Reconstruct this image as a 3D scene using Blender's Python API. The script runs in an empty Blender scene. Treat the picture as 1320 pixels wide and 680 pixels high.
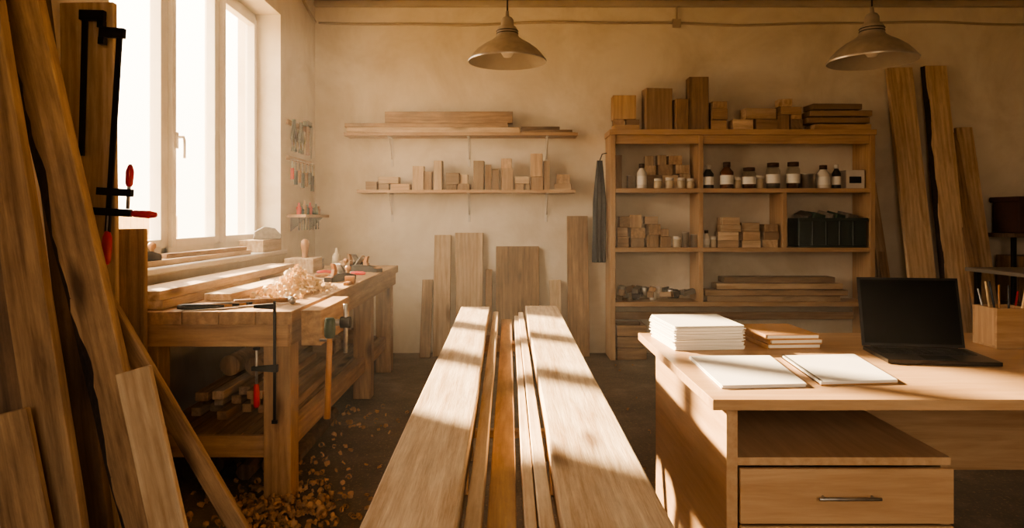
import bpy, math, random
from mathutils import Vector, Matrix, Euler
random.seed(7)
R = random.Random(11)
sc = bpy.context.scene

# ------------------------------------------------------------------ materials
def srgb(h):
    h = h.lstrip('#')
    o = []
    for i in (0, 2, 4):
        c = int(h[i:i+2], 16) / 255
        o.append(c / 12.92 if c <= 0.04045 else ((c + 0.055) / 1.055) ** 2.4)
    return (o[0], o[1], o[2], 1)

class NT:
    def __init__(s, name):
        s.m = bpy.data.materials.new(name); s.m.use_nodes = True
        s.t = s.m.node_tree; s.b = s.t.nodes['Principled BSDF']
        s.out = s.t.nodes['Material Output']
    def n(s, typ, **kw):
        nd = s.t.nodes.new(typ)
        for k, v in kw.items():
            if k in nd.inputs: nd.inputs[k].default_value = v
            else: setattr(nd, k, v)
        return nd
    def l(s, a, b): s.t.links.new(a, b)

def ramp(nt, fac, stops):
    r = nt.n('ShaderNodeValToRGB')
    els = r.color_ramp.elements
    els[0].position, els[0].color = stops[0]
    els[1].position, els[1].color = stops[-1]
    for p, c in stops[1:-1]:
        e = els.new(p); e.color = c
    nt.l(fac, r.inputs[0])
    return r

def wood(name, light, dark, rough=0.55, ring=0.5, knots=True, var=(0.72, 1.12), bump=0.25, stain=0.0, saw=0.4, fine=120):
    nt = NT(name)
    at = nt.n('ShaderNodeAttribute', attribute_name='lc')
    rn = nt.n('ShaderNodeAttribute', attribute_name='rnd')
    m1 = nt.n('ShaderNodeMapping'); m1.inputs['Scale'].default_value = (1.5, 15, 15)
    nt.l(at.outputs['Vector'], m1.inputs['Vector'])
    n1 = nt.n('ShaderNodeTexNoise', Scale=1.0, Detail=6.0, Roughness=0.62, Distortion=1.0)
    nt.l(m1.outputs[0], n1.inputs['Vector'])
    m2 = nt.n('ShaderNodeMapping'); m2.inputs['Scale'].default_value = (fine*.05, fine, fine)
    nt.l(at.outputs['Vector'], m2.inputs['Vector'])
    n2 = nt.n('ShaderNodeTexNoise', Scale=1.0, Detail=4.0, Roughness=0.7)
    nt.l(m2.outputs[0], n2.inputs['Vector'])
    m3 = nt.n('ShaderNodeMapping'); m3.inputs['Scale'].default_value = (0.6, 5.0, 5.0)
    nt.l(at.outputs['Vector'], m3.inputs['Vector'])
    w = nt.n('ShaderNodeTexWave', Scale=1.6, Distortion=14.0, Detail=3.0)
    w.inputs['Detail Scale'].default_value = 0.5
    w.bands_direction = 'Y'
    nt.l(m3.outputs[0], w.inputs['Vector'])
    a = nt.n('ShaderNodeMath', operation='MULTIPLY'); a.inputs[1].default_value = ring * 0.2
    nt.l(w.outputs['Fac'], a.inputs[0])
    b = nt.n('ShaderNodeMath', operation='MULTIPLY'); b.inputs[1].default_value = 0.85
    nt.l(n1.outputs['Fac'], b.inputs[0])
    c = nt.n('ShaderNodeMath', operation='MULTIPLY'); c.inputs[1].default_value = saw
    nt.l(n2.outputs['Fac'], c.inputs[0])
    d = nt.n('ShaderNodeMath', operation='ADD'); nt.l(a.outputs[0], d.inputs[0]); nt.l(b.outputs[0], d.inputs[1])
    e = nt.n('ShaderNodeMath', operation='ADD'); nt.l(d.outputs[0], e.inputs[0]); nt.l(c.outputs[0], e.inputs[1])
    L, D = srgb(light), srgb(dark)
    mid = .425+saw*.5+ring*.1
    rp = ramp(nt, e.outputs[0], [(mid-.27, L), (mid+.24, D)])
    col = rp.outputs[0]
    if knots:
        mk = nt.n('ShaderNodeMapping'); mk.inputs['Scale'].default_value = (1.6, 5.0, 5.0)
        nt.l(at.outputs['Vector'], mk.inputs['Vector'])
        nd = nt.n('ShaderNodeTexNoise', Scale=3.0, Detail=2.0)
        nt.l(mk.outputs[0], nd.inputs['Vector'])
        mm = nt.n('ShaderNodeMix', data_type='VECTOR'); mm.inputs[0].default_value = .12
        nt.l(mk.outputs[0], mm.inputs[4]); nt.l(nd.outputs['Color'], mm.inputs[5])
        v = nt.n('ShaderNodeTexVoronoi', Scale=1.1)
        nt.l(mm.outputs[1], v.inputs['Vector'])
        kr = ramp(nt, v.outputs['Distance'], [(0.05, (.9, .9, .9, 1)), (0.17, (0, 0, 0, 1))])
        mx = nt.n('ShaderNodeMix', data_type='RGBA')
        nt.l(kr.outputs[0], mx.inputs[0]); nt.l(col, mx.inputs[6])
        mx.inputs[7].default_value = (D[0]*0.4, D[1]*0.35, D[2]*0.3, 1)
        col = mx.outputs[2]
    if stain:
        ms = nt.n('ShaderNodeMapping'); ms.inputs['Scale'].default_value = (.6, 1.6, 1.6)
        nt.l(at.outputs['Vector'], ms.inputs['Vector'])
        ns = nt.n('ShaderNodeTexNoise', Scale=5.0, Detail=8.0, Roughness=0.75)
        nt.l(ms.outputs[0], ns.inputs['Vector'])
        sr = ramp(nt, ns.outputs['Fac'], [(0.43, (0, 0, 0, 1)), (0.68, (stain, stain, stain, 1))])
        mx = nt.n('ShaderNodeMix', data_type='RGBA')
        nt.l(sr.outputs[0], mx.inputs[0]); nt.l(col, mx.inputs[6])
        mx.inputs[7].default_value = (D[0]*0.4, D[1]*0.4, D[2]*0.42, 1)
        col = mx.outputs[2]
    vr = nt.n('ShaderNodeMapRange'); vr.inputs['To Min'].default_value = var[0]; vr.inputs['To Max'].default_value = var[1]
    nt.l(rn.outputs['Fac'], vr.inputs['Value'])
    vm = nt.n('ShaderNodeVectorMath', operation='SCALE')
    nt.l(col, vm.inputs[0]); nt.l(vr.outputs[0], vm.inputs['Scale'])
    nt.l(vm.outputs[0], nt.b.inputs['Base Color'])
    nt.b.inputs['Roughness'].default_value = rough
    bp = nt.n('ShaderNodeBump', Strength=bump, Distance=0.003)
    nt.l(e.outputs[0], bp.inputs['Height']); nt.l(bp.outputs[0], nt.b.inputs['Normal'])
    return nt.m

def plain(name, col, rough=0.5, metal=0.0, nscale=30, namt=0.15, bump=0.1, spec=0.5):
    nt = NT(name)
    tc = nt.n('ShaderNodeTexCoord')
    n = nt.n('ShaderNodeTexNoise', Scale=float(nscale), Detail=4.0)
    nt.l(tc.outputs['Object'], n.inputs['Vector'])
    C = srgb(col)
    rp = ramp(nt, n.outputs['Fac'], [(0.3, tuple(min(1, c*(1-namt)) for c in C[:3])+(1,)), (0.7, tuple(min(1, c*(1+namt)) for c in C[:3])+(1,))])
    nt.l(rp.outputs[0], nt.b.inputs['Base Color'])
    nt.b.inputs['Roughness'].default_value = rough
    nt.b.inputs['Metallic'].default_value = metal
    nt.b.inputs['Specular IOR Level'].default_value = spec
    if bump:
        bp = nt.n('ShaderNodeBump', Strength=bump, Distance=0.003)
        nt.l(n.outputs['Fac'], bp.inputs['Height']); nt.l(bp.outputs[0], nt.b.inputs['Normal'])
    return nt.m

def wallmat(name, c1, c2):
    nt = NT(name)
    tc = nt.n('ShaderNodeTexCoord')
    n = nt.n('ShaderNodeTexNoise', Scale=1.3, Detail=9.0, Roughness=0.66, Distortion=0.5)
    nt.l(tc.outputs['Object'], n.inputs['Vector'])
    rp = ramp(nt, n.outputs['Fac'], [(0.25, srgb(c2)), (0.6, srgb(c1))])
    nt.l(rp.outputs[0], nt.b.inputs['Base Color'])
    n2 = nt.n('ShaderNodeTexNoise', Scale=14.0, Detail=8.0, Roughness=0.65)
    nt.l(tc.outputs['Object'], n2.inputs['Vector'])
    bp = nt.n('ShaderNodeBump', Strength=0.22, Distance=0.012)
    nt.l(n2.outputs['Fac'], bp.inputs['Height']); nt.l(bp.outputs[0], nt.b.inputs['Normal'])
    nt.b.inputs['Roughness'].default_value = 0.85
    return nt.m

def floormat():
    nt = NT('worn_concrete')
    tc = nt.n('ShaderNodeTexCoord')
    n = nt.n('ShaderNodeTexNoise', Scale=2.2, Detail=9.0, Roughness=0.68)
    nt.l(tc.outputs['Object'], n.inputs['Vector'])
    rp = ramp(nt, n.outputs['Fac'], [(0.3, srgb('#4b4238')), (0.55, srgb('#6c6154')), (0.75, srgb('#958778'))])
    n3 = nt.n('ShaderNodeTexNoise', Scale=60.0, Detail=4.0, Roughness=0.7)
    nt.l(tc.outputs['Object'], n3.inputs['Vector'])
    r3 = ramp(nt, n3.outputs['Fac'], [(0.56, (0, 0, 0, 1)), (0.68, (0.8, 0.8, 0.8, 1))])
    mx = nt.n('ShaderNodeMix', data_type='RGBA')
    nt.l(r3.outputs[0], mx.inputs[0]); nt.l(rp.outputs[0], mx.inputs[6]); mx.inputs[7].default_value = srgb('#ad9270')
    nt.l(mx.outputs[2], nt.b.inputs['Base Color'])
    nt.b.inputs['Roughness'].default_value = 0.6
    bp = nt.n('ShaderNodeBump', Strength=0.3, Distance=0.01)
    nt.l(n.outputs['Fac'], bp.inputs['Height']); nt.l(bp.outputs[0], nt.b.inputs['Normal'])
    return nt.m

def glassmat(name, tint=(1, 1, 1, 1), gloss=0.12):
    nt = NT(name)
    nt.t.nodes.remove(nt.b)
    tr = nt.n('ShaderNodeBsdfTransparent'); tr.inputs[0].default_value = tint
    gl = nt.n('ShaderNodeBsdfGlossy'); gl.inputs['Roughness'].default_value = 0.03
    mx = nt.n('ShaderNodeMixShader'); mx.inputs[0].default_value = gloss
    nt.l(tr.outputs[0], mx.inputs[1]); nt.l(gl.outputs[0], mx.inputs[2]); nt.l(mx.outputs[0], nt.out.inputs[0])
    return nt.m

pine = wood('rough_pine', '#e4cba8', '#a6845e', 0.65, 0.6, var=(0.8, 1.1), stain=.3)
pale = wood('weathered_pale_beam', '#f6e4c8', '#bd9d78', 0.7, 0.4, var=(0.98, 1.05), bump=0.8, stain=0.3, saw=.65, fine=110)
oldw = wood('old_board', '#c29f77', '#705337', 0.7, 0.5, var=(0.75, 1.15), bump=0.6, stain=0.45, saw=.5, fine=110)
darkw = wood('dark_board', '#8f7154', '#473525', 0.75, 0.6, var=(0.7, 1.2), bump=0.5, stain=0.5)
benchw = wood('bench_beech', '#cfa778', '#8c6846', 0.55, 0.5, var=(0.87, 1.06), bump=0.4, stain=0.38)
blockw = wood('block_wood', '#caaa84', '#8f6e4c', 0.6, 0.6, knots=False, var=(0.5, 1.2))
shelfw = wood('shelf_oak', '#ccaa82', '#9f7b56', 0.5, 0.4, knots=False, var=(0.9, 1.08), bump=0.12)
deskw = wood('desk_oak_veneer', '#d2af88', '#b08a62', 0.4, 0.35, knots=False, var=(0.96, 1.03), bump=0.06)
handlew = wood('tool_handle', '#c89058', '#8a5a2c', 0.4, 0.3, knots=False)
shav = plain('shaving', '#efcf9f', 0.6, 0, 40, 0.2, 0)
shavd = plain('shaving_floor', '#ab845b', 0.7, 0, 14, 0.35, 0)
bark = plain('bark', '#2b1d15', 0.95, 0, 45, 0.6, 1.0)
steel = plain('steel', '#a8a5a0', 0.38, 1.0, 60, 0.2, 0.05)
iron = plain('black_iron', '#1a1818', 0.45, 0.6, 60, 0.2, 0.1)
redp = plain('red_plastic', '#bb170f', 0.35, 0, 20, 0.1, 0)
greenp = plain('green_paint', '#31493a', 0.5, 0, 20, 0.2, 0)
paper = plain('paper', '#eeeae2', 0.8, 0, 8, 0.02, 0)
kraft = plain('kraft_cover', '#c09260', 0.75, 0, 60, 0.06, 0.05)
blackp = plain('black_plastic', '#0d0d0e', 0.35, 0, 20, 0.05, 0)
screenm = plain('screen_black', '#020202', 0.45, 0, 5, 0.02, 0, spec=0.04)
keym = plain('key_black', '#17171a', 0.5, 0, 5, 0.05, 0)
lapb = plain('laptop_body', '#3a3632', 0.35, 0.7, 20, 0.05, 0)
whitep = plain('window_paint', '#e3ddd2', 0.45, 0, 12, 0.04, 0.03)
whiteb = plain('white_enamel', '#d8d0c4', 0.5, 0, 12, 0.04, 0.02)
greyt = plain('grey_laminate', '#8e8578', 0.5, 0, 12, 0.05, 0.02)
alu = plain('brushed_aluminium', '#c2bbb0', 0.36, 0.85, 25, 0.12, 0.05)
aluin = plain('lamp_inner', '#a59c8c', 0.6, 0.2, 25, 0.05, 0)
bulbm = plain('frosted_bulb', '#dcd4c4', 0.3, 0, 5, 0.02, 0)
dkgreen = plain('dark_green_crate', '#1d2d28', 0.45, 0, 15, 0.2, 0.05)
slate = plain('slate_cloth', '#343d44', 0.9, 0, 30, 0.25, 0.3)
brownlid = plain('jar_lid', '#4e3322', 0.4, 0.3, 15, 0.1, 0)
amber = plain('amber_liquid', '#5a3014', 0.25, 0, 10, 0.15, 0)
cream = plain('cream_liquid', '#b9a88c', 0.4, 0, 10, 0.1, 0)
conduitm = plain('conduit_paint', '#b4a48e', 0.6, 0, 10, 0.08, 0)
rust = plain('red_brown_cloth', '#46291f', 0.8, 0, 10, 0.2, 0.1)
stone = plain('whetstone', '#6f675c', 0.8, 0, 40, 0.25, 0.2)
plaster = wallmat('plaster_wall', '#e6dccb', '#c6b79f')
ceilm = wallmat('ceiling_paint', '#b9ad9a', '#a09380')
concrete = floormat()
glass = glassmat('window_glass', (1, 1, 1, 1), 0.04)
jarglass = glassmat('jar_glass', (0.93, 0.93, 0.9, 1), 0.15)

# ------------------------------------------------------------------ builder
def rotm(r): return Euler(r, 'XYZ').to_matrix()

class Obj:
    def __init__(s, name):
        s.name = name; s.v = []; s.f = []; s.mi = []; s.sm = []; s.lc = []; s.rn = []; s.mats = []; s.T = Matrix.Identity(4)
    def add(s, verts, faces, mat, lc=None, smooth=False, rnd=None, fm=None):
        o = len(s.v)
        if mat not in s.mats: s.mats.append(mat)
        rnd = R.random() if rnd is None else rnd
        off = Vector((R.random()*20, R.random()*20, R.random()*20))
        for i, p in enumerate(verts):
            s.v.append(s.T @ Vector(p))
            s.lc.append((Vector(lc[i]) if lc else Vector(p)) + off); s.rn.append(rnd)
        for i, f in enumerate(faces):
            s.f.append([o+k for k in f]); s.sm.append(smooth)
            m = fm[i] if fm else mat
            if m not in s.mats: s.mats.append(m)
            s.mi.append(s.mats.index(m))
    def box(s, c, size, mat, rot=None, rnd=None):
        hx, hy, hz = [q/2 for q in size]
        loc = [Vector((x, y, z)) for x in (-hx, hx) for y in (-hy, hy) for z in (-hz, hz)]
        M = rot if isinstance(rot, Matrix) else (rotm(rot) if rot else Matrix.Identity(3))
        order = sorted(range(3), key=lambda i: -size[i])
        lc = [(p[order[0]], p[order[1]], p[order[2]]) for p in loc]
        vs = [M @ p + Vector(c) for p in loc]
        fs = [(0, 1, 3, 2), (4, 6, 7, 5), (0, 4, 5, 1), (2, 3, 7, 6), (0, 2, 6, 4), (1, 5, 7, 3)]
        s.add(vs, fs, mat, lc, rnd=rnd)
    def bb(s, x0, x1, y0, y1, z0, z1, mat, rnd=None):
        s.box(((x0+x1)/2, (y0+y1)/2, (z0+z1)/2), (abs(x1-x0), abs(y1-y0), abs(z1-z0)), mat, rnd=rnd)
    def lathe(s, prof, M, mat, seg=28, smooth=True, cap=True):
        vs = []; fs = []
        for r, z in prof:
            for i in range(seg):
                a = 2*math.pi*i/seg
                vs.append(M @ Vector((r*math.cos(a), r*math.sin(a), z)))
        n = len(prof)
        for j in range(n-1):
            for i in range(seg):
                k = (i+1) % seg
                fs.append((j*seg+i, j*seg+k, (j+1)*seg+k, (j+1)*seg+i))
        if cap:
            if prof[0][0] > 1e-4: fs.append(tuple(reversed(range(seg))))
            if prof[-1][0] > 1e-4: fs.append(tuple((n-1)*seg+i for i in range(seg)))
        lc = [(p.z, p.x, p.y) for p in vs]
        s.add(vs, fs, mat, lc, smooth)
    def cyl(s, p0, p1, r, mat, r2=None, seg=14, smooth=True):
        p0, p1 = Vector(p0), Vector(p1); d = p1-p0
        M = Matrix.Translation(p0) @ d.to_track_quat('Z', 'Y').to_matrix().to_4x4()
        s.lathe([(r, 0), (r if r2 is None else r2, d.length)], M, mat, seg, smooth)
    def tube(s, pts, r, mat, seg=8):
        pts = [Vector(p) for p in pts]; vs = []; fs = []
        for i, p in enumerate(pts):
            t = (pts[min(i+1, len(pts)-1)]-pts[max(i-1, 0)]).normalized()
            q = t.to_track_quat('Z', 'Y').to_matrix()
            for k in range(seg):
                a = 2*math.pi*k/seg
                vs.append(p + q @ Vector((r*math.cos(a), r*math.sin(a), 0)))
        for j in range(len(pts)-1):
            for k in range(seg):
                l = (k+1) % seg
                fs.append((j*seg+k, j*seg+l, (j+1)*seg+l, (j+1)*seg+k))
        fs.append(tuple(reversed(range(seg)))); fs.append(tuple((len(pts)-1)*seg+k for k in range(seg)))
        s.add(vs, fs, mat, None, True)
    def prism(s, poly, h, M, mat):
        n = len(poly)
        loc = [Vector((x, y, 0)) for x, y in poly] + [Vector((x, y, h)) for x, y in poly]
        fs = [tuple(reversed(range(n))), tuple(range(n, 2*n))] + [(i, (i+1) % n, n+(i+1) % n, n+i) for i in range(n)]
        s.add([M @ p for p in loc], fs, mat, [tuple(p) for p in loc])
    def slab(s, p0, p1, wdir, w, t, mat, wob=(0, 0), edge=(None, None), n=26, seed=1, crook=0.0, bw=.03):
        """board from p0 to p1, width w along wdir, thickness t, wavy natural edges"""
        rr = random.Random(seed)
        p0, p1 = Vector(p0), Vector(p1); L = (p1-p0); ln = L.length; L.normalize()
        W = Vector(wdir); W = (W - L*W.dot(L)).normalized(); T = L.cross(W)
        ph = [rr.random()*6 for _ in range(6)]
        def wv(u, k): return (math.sin(u*2.6+ph[k])*0.55+math.sin(u*7+ph[k+1])*0.27+math.sin(u*17+ph[k+2])*0.12)
        vs = []; lc = []; fs = []; fm = []
        for i in range(n):
            u = ln*i/(n-1); cr = crook*math.sin(math.pi*i/(n-1))
            a = -w/2 + wob[0]*wv(u, 0)+cr; b = w/2 + wob[1]*wv(u, 3)+cr
            jw = bw*(1+.25*math.sin(u*9+ph[1])+.12*math.sin(u*21+ph[2])+rr.uniform(-.12, .12))
            for (q, h) in ((a, -t/2), (b, -t/2), (b, t/2), (a, t/2)):
                q2 = q
                if h < 0 and edge[0] and q == a: q2 = a+jw
                if h < 0 and edge[1] and q == b: q2 = b-jw
                vs.append(p0+L*u+W*q2+T*h); lc.append((u, q2, h))
        for i in range(n-1):
            o = i*4
            for k, mm in ((0, mat), (1, edge[1] or mat), (2, mat), (3, edge[0] or mat)):
                fs.append((o+k, o+(k+1) % 4, o+4+(k+1) % 4, o+4+k)); fm.append(mm)
        fs.append((3, 2, 1, 0)); fm.append(mat)
        e = (n-1)*4; fs.append((e, e+1, e+2, e+3)); fm.append(mat)
        s.add(vs, fs, mat, lc, fm=fm)
    def build(s, bevel=0.0015, floor=None, segs=1):
        if floor is not None:
            mz = min(v.z for v in s.v); s.v = [v+Vector((0, 0, floor-mz)) for v in s.v]
        lo = [min(v[i] for v in s.v) for i in range(3)]; hi = [max(v[i] for v in s.v) for i in range(3)]
        c = Vector([(a+b)/2 for a, b in zip(lo, hi)])
        me = bpy.data.meshes.new(s.name)
        me.from_pydata([tuple(v-c) for v in s.v], [], s.f)
        for m in s.mats: me.materials.append(m)
        me.polygons.foreach_set('material_index', s.mi)
        me.polygons.foreach_set('use_smooth', s.sm)
        a = me.attributes.new('lc', 'FLOAT_VECTOR', 'POINT')
        a.data.foreach_set('vector', [q for v in s.lc for q in v])
        b = me.attributes.new('rnd', 'FLOAT', 'POINT'); b.data.foreach_set('value', s.rn)
        me.update(); me.validate()
        ob = bpy.data.objects.new(s.name, me); ob.location = c
        sc.collection.objects.link(ob)
        if bevel:
            md = ob.modifiers.new('bevel', 'BEVEL'); md.width = bevel; md.segments = segs
            md.limit_method = 'ANGLE'; md.angle_limit = math.radians(50); md.harden_normals = False
        return ob

Tr = Matrix.Translation
def RZ(a): return Matrix.Rotation(math.radians(a), 4, 'Z')
def RX(a): return Matrix.Rotation(math.radians(a), 4, 'X')
def RY(a): return Matrix.Rotation(math.radians(a), 4, 'Y')

# ------------------------------------------------------------------ room shell
XL, XR, YB, YF, H = -1.86, 5.6, 6.7, -1.8, 3.37
WY0, WY1, WZ0, WZ1 = 3.25, 5.69, 1.04, 2.95
o = Obj('floor'); o.bb(XL-.35, XR+.2, YF-.2, YB+.2, -.2, 0, concrete); o.build(0)
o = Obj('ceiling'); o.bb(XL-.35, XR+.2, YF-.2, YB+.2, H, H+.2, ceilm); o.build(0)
o = Obj('wall_back'); o.bb(XL-.35, XR+.2, YB, YB+.2, 0, H, plaster); o.build(0)
o = Obj('wall_right'); o.bb(XR, XR+.2, YF, YB, 0, H, plaster); o.build(0)
# wall behind the camera, with an unseen window added for soft fill light
FX0, FX1, FZ0, FZ1 = -.8, 1.1, 1.1, 2.7
o = Obj('wall_front')
o.bb(XL-.35, FX0, YF-.2, YF, 0, H, plaster); o.bb(FX1, XR+.2, YF-.2, YF, 0, H, plaster)
o.bb(FX0, FX1, YF-.2, YF, 0, FZ0, plaster); o.bb(FX0, FX1, YF-.2, YF, FZ1, H, plaster)
o.build(0)
o = Obj('wall_left')
o.bb(XL-.35, XL, YF, WY0, 0, H, plaster)
o.bb(XL-.35, XL, WY1, YB, 0, H, plaster)
o.bb(XL-.35, XL, WY0, WY1, 0, WZ0-.0, plaster)
o.bb(XL-.35, XL, WY0, WY1, WZ1, H, plaster)
o.build(0)
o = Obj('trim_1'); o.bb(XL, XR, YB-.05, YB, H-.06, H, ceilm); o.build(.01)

# window
o = Obj('window_1')
fx0, fx1 = -2.13, -2.06
zb, zt = WZ0+.02, WZ1
o.bb(fx0, fx1, WY0, WY1, zb, zb+.07, whitep); o.bb(fx0, fx1, WY0, WY1, zt-.07, zt, whitep)
o.bb(fx0, fx1, WY0, WY0+.06, zb, zt, whitep); o.bb(fx0, fx1, WY1-.05, WY1, zb, zt, whitep)
for y in (4.18, 4.93): o.bb(fx0, fx1, y-.045, y+.045, zb, zt, whitep)
for (a, b) in ((WY0+.06, 4.135), (4.225, 4.885), (4.975, WY1-.05)):
    sx0, sx1 = -2.10, -2.035
    w = .05
    o.bb(sx0, sx1, a, a+w, zb+.06, zt-.06, whitep); o.bb(sx0, sx1, b-w, b, zb+.06, zt-.06, whitep)
    o.bb(sx0, sx1, a+w, b-w, zb+.06, zb+.06+w, whitep); o.bb(sx0, sx1, a+w, b-w, zt-.06-w, zt-.06, whitep)
    o.bb(-2.075, -2.070, a+w, b-w, zb+.1, zt-.1, glass)
o.bb(-2.035, -2.02, 4.25, 4.275, 1.72, 1.82, whiteb)
o.tube([(-2.02, 4.262, 1.79), (-1.985, 4.262, 1.79), (-1.98, 4.262, 1.77), (-1.98, 4.262, 1.66)], .009, whiteb)
o.build(.003)
o = Obj('windowsill'); o.bb(-2.13, -1.80, WY0+.005, WY1-.005, 1.005, 1.04, whiteb); 
o.build(.006)
o = Obj('fill_window')  # frame and panes of the unseen opening added to let in fill
o.bb(FX0, FX1, YF-.14, YF-.08, FZ0, FZ0+.06, whitep); o.bb(FX0, FX1, YF-.14, YF-.08, FZ1-.06, FZ1, whitep)
for i in range(3):
    x = FX0+.03+(FX1-FX0-.06)*i/2
    o.bb(x-.03, x+.03, YF-.14, YF-.08, FZ0+.06, FZ1-.06, whitep)
    if i < 2: o.bb(x+.03, x+(FX1-FX0-.06)/2-.03, YF-.115, YF-.11, FZ0+.06, FZ1-.06, glass)
o.build(.003)

# conduit
o = Obj('cable_conduit')
pts = []
for i in range(60):
    x = XL+.04 + (XR-XL-.08)*i/59
    pts.append((x, YB-.016, 3.155+.012*math.sin(x*2.1)+.006*math.sin(x*5)))
o.tube(pts, .012, conduitm); o.build(0)
o = Obj('junction_box')
o.bb(1.56, 1.64, YB-.05, YB-.03, 3.11, 3.19, conduitm)
o.tube([(1.6, YB-.035, 3.19), (1.6, YB-.035, H-.06)], .01, conduitm); o.build(.003)
o = Obj('cable_conduit')
o.tube([(XL+.02, YB-.06, 3.155), (XL+.02, 6.4, 3.2), (XL+.02, 6.0, 3.3), (XL+.02, 5.8, 3.35)], .011, conduitm)
o.build(0)

# exterior
o = Obj('yard_ground'); o.bb(-40, 40, -40, 40, -.5, -.3, plain('yard_grass', '#b59a6a', 0.9, 0, 3, .3, 0)); o.build(0)
o = Obj('garden_fence')
fm_ = plain('fence_wood', '#c2a273', .8, 0, 3, .2, 0)
for i in range(70):
    y = -2+i*.36; o.bb(-11.03, -11.0, y, y+.34, -.3, 1.35+.03*R.random(), fm_)
o.bb(-10.98, -10.93, -2, 23, .9, 1.0, fm_)
o.build(0)

# ------------------------------------------------------------------ central planks on trestles
zt = 0.78
o = Obj('timber_plank')
o.slab((-.165, .55, zt-.03), (-.195, 4.08, zt-.03), (1, 0, 0), .165, .06, pale, wob=(.002, .004), seed=3)
o.build(.004, segs=2)
o = Obj('timber_plank')
o.slab((.185, .55, zt-.03), (.19, 4.12, zt-.03), (1, 0, 0), .185, .06, pale, wob=(.003, .002), seed=5)
o.build(.004, segs=2)
o = Obj('timber_batten')
o.slab((-.062, .55, zt-.05), (-.075, 4.05, zt-.05), (1, 0, 0), .03, .05, pine, wob=(.001, .001), seed=6); o.build(.002)
o = Obj('timber_board')
o.slab((-.014, .55, zt-.082), (-.012, 4.0, zt-.082), (1, 0, 0), .056, .04, benchw, wob=(.001, .001), seed=8); o.build(.002)
o = Obj('timber_batten')
o.slab((.04, .55, zt-.0725), (.042, 4.0, zt-.0725), (1, 0, 0), .022, .06, pale, wob=(.001, .001), seed=9); o.build(.002)
o = Obj('timber_batten')
o.slab((.069, .55, zt-.055), (.069, 4.06, zt-.055), (1, 0, 0), .028, .05, pale, wob=(.001, .001), seed=10); o.build(.002)
for ty in (1.15, 3.5):
    o = Obj('sawhorse')
    o.bb(-.27, .27, ty-.045, ty+.045, zt-.145, zt-.104, benchw)
    o.bb(-.27, -.088, ty-.045, ty+.045, zt-.104, zt-.062, benchw); o.bb(.10, .27, ty-.045, ty+.045, zt-.104, zt-.062, benchw)
    o.bb(-.084, -.046, ty-.045, ty+.045, zt-.104, zt-.077, benchw); o.bb(.055, .084, ty-.045, ty+.045, zt-.104, zt-.081, benchw)
    o.bb(-.25, .25, ty-.02, ty+.02, .2, .24, benchw)
    for sx in (-.22, .22):
        for sy in (-1, 1):
            o.slab((sx, ty+sy*.24, .005), (sx, ty+sy*.03, zt-.155), (1, 0, 0), .06, .035, benchw, seed=2, n=2)
        o.bb(sx-.02, sx+.02, ty-.2, ty+.2, .2, .25, benchw)
    o.build(.003)

# ------------------------------------------------------------------ workbench
BX0, BX1, BY0, BY1, BZ = -1.79, -.97, 3.12, 6.12, .88
o = Obj('workbench')
n = 5; wv = (BX1-BX0)/n
for i in range(n):
    o.bb(BX0+wv*i+.001, BX0+wv*(i+1)-.001, BY0, BY1, BZ-.06, BZ, benchw)
o.bb(BX0+.02, BX1-.02, BY0+.01, BY0+.05, BZ-.16, BZ-.06, benchw)
o.bb(BX1-.06, BX1-.015, BY0+.05, BY1-.05, BZ-.16, BZ-.06, benchw)
o.bb(BX0+.02, BX0+.06, BY0+.05, BY1-.05, BZ-.16, BZ-.06, benchw)
o.bb(BX0+.02, BX1-.02, BY1-.05, BY1-.01, BZ-.16, BZ-.06, benchw)
for lx in (BX0+.07, BX1-.145):
    for ly in (BY0+.05, 5.0, 5.85):
        if ly == 5.0 and lx < -1.2: continue
        o.bb(lx, lx+.125, ly, ly+.12, 0, BZ-.06, benchw)
for lx in (BX0+.10, BX1-.12):
    o.bb(lx, lx+.06, BY0+.1, 5.9, .20, .30, benchw)
o.bb(BX0+.1, BX1-.1, BY0+.08, BY0+.13, .20, .30, benchw); o.bb(BX0+.1, BX1-.1, 5.87, 5.92, .20, .30, benchw)
for i in range(4): o.bb(BX0+.17+i*.13, BX0+.17+i*.13+.125, BY0+.1, 5.9, .28, .302, oldw)
# side vise
o.bb(BX1+.03, BX1+.12, 3.16, 3.72, BZ-.16, BZ, benchw)
o.bb(BX1-.01, BX1+.03, 3.60, 3.70, BZ-.14, BZ-.02, benchw)
o.cyl((BX1-.05, 3.40, BZ-.09), (BX1+.17, 3.40, BZ-.09), .017, steel)
o.cyl((BX1+.15, 3.40, BZ-.09), (BX1+.20, 3.40, BZ-.09), .028, iron)
o.cyl((BX1+.175, 3.40, BZ-.24), (BX1+.175, 3.40, BZ+.0), .011, steel)
o.build(.004, segs=2)

# mallet hanging on vise
o = Obj('wooden_mallet')
mx, my = BX1+.155, 3.15-.02
o.cyl((mx, my, .40), (mx+.012, my, .77), .016, handlew, r2=.012)
o.lathe([(.018, 0), (.024, .01), (.026, .04), (.024, .08), (.018, .09)], Tr((mx+.012, my, .76)), greenp)
o.cyl((BX1+.12, my+.005, .75), (mx+.02, my+.005, .75), .006, steel)
o.build(.001)

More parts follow.
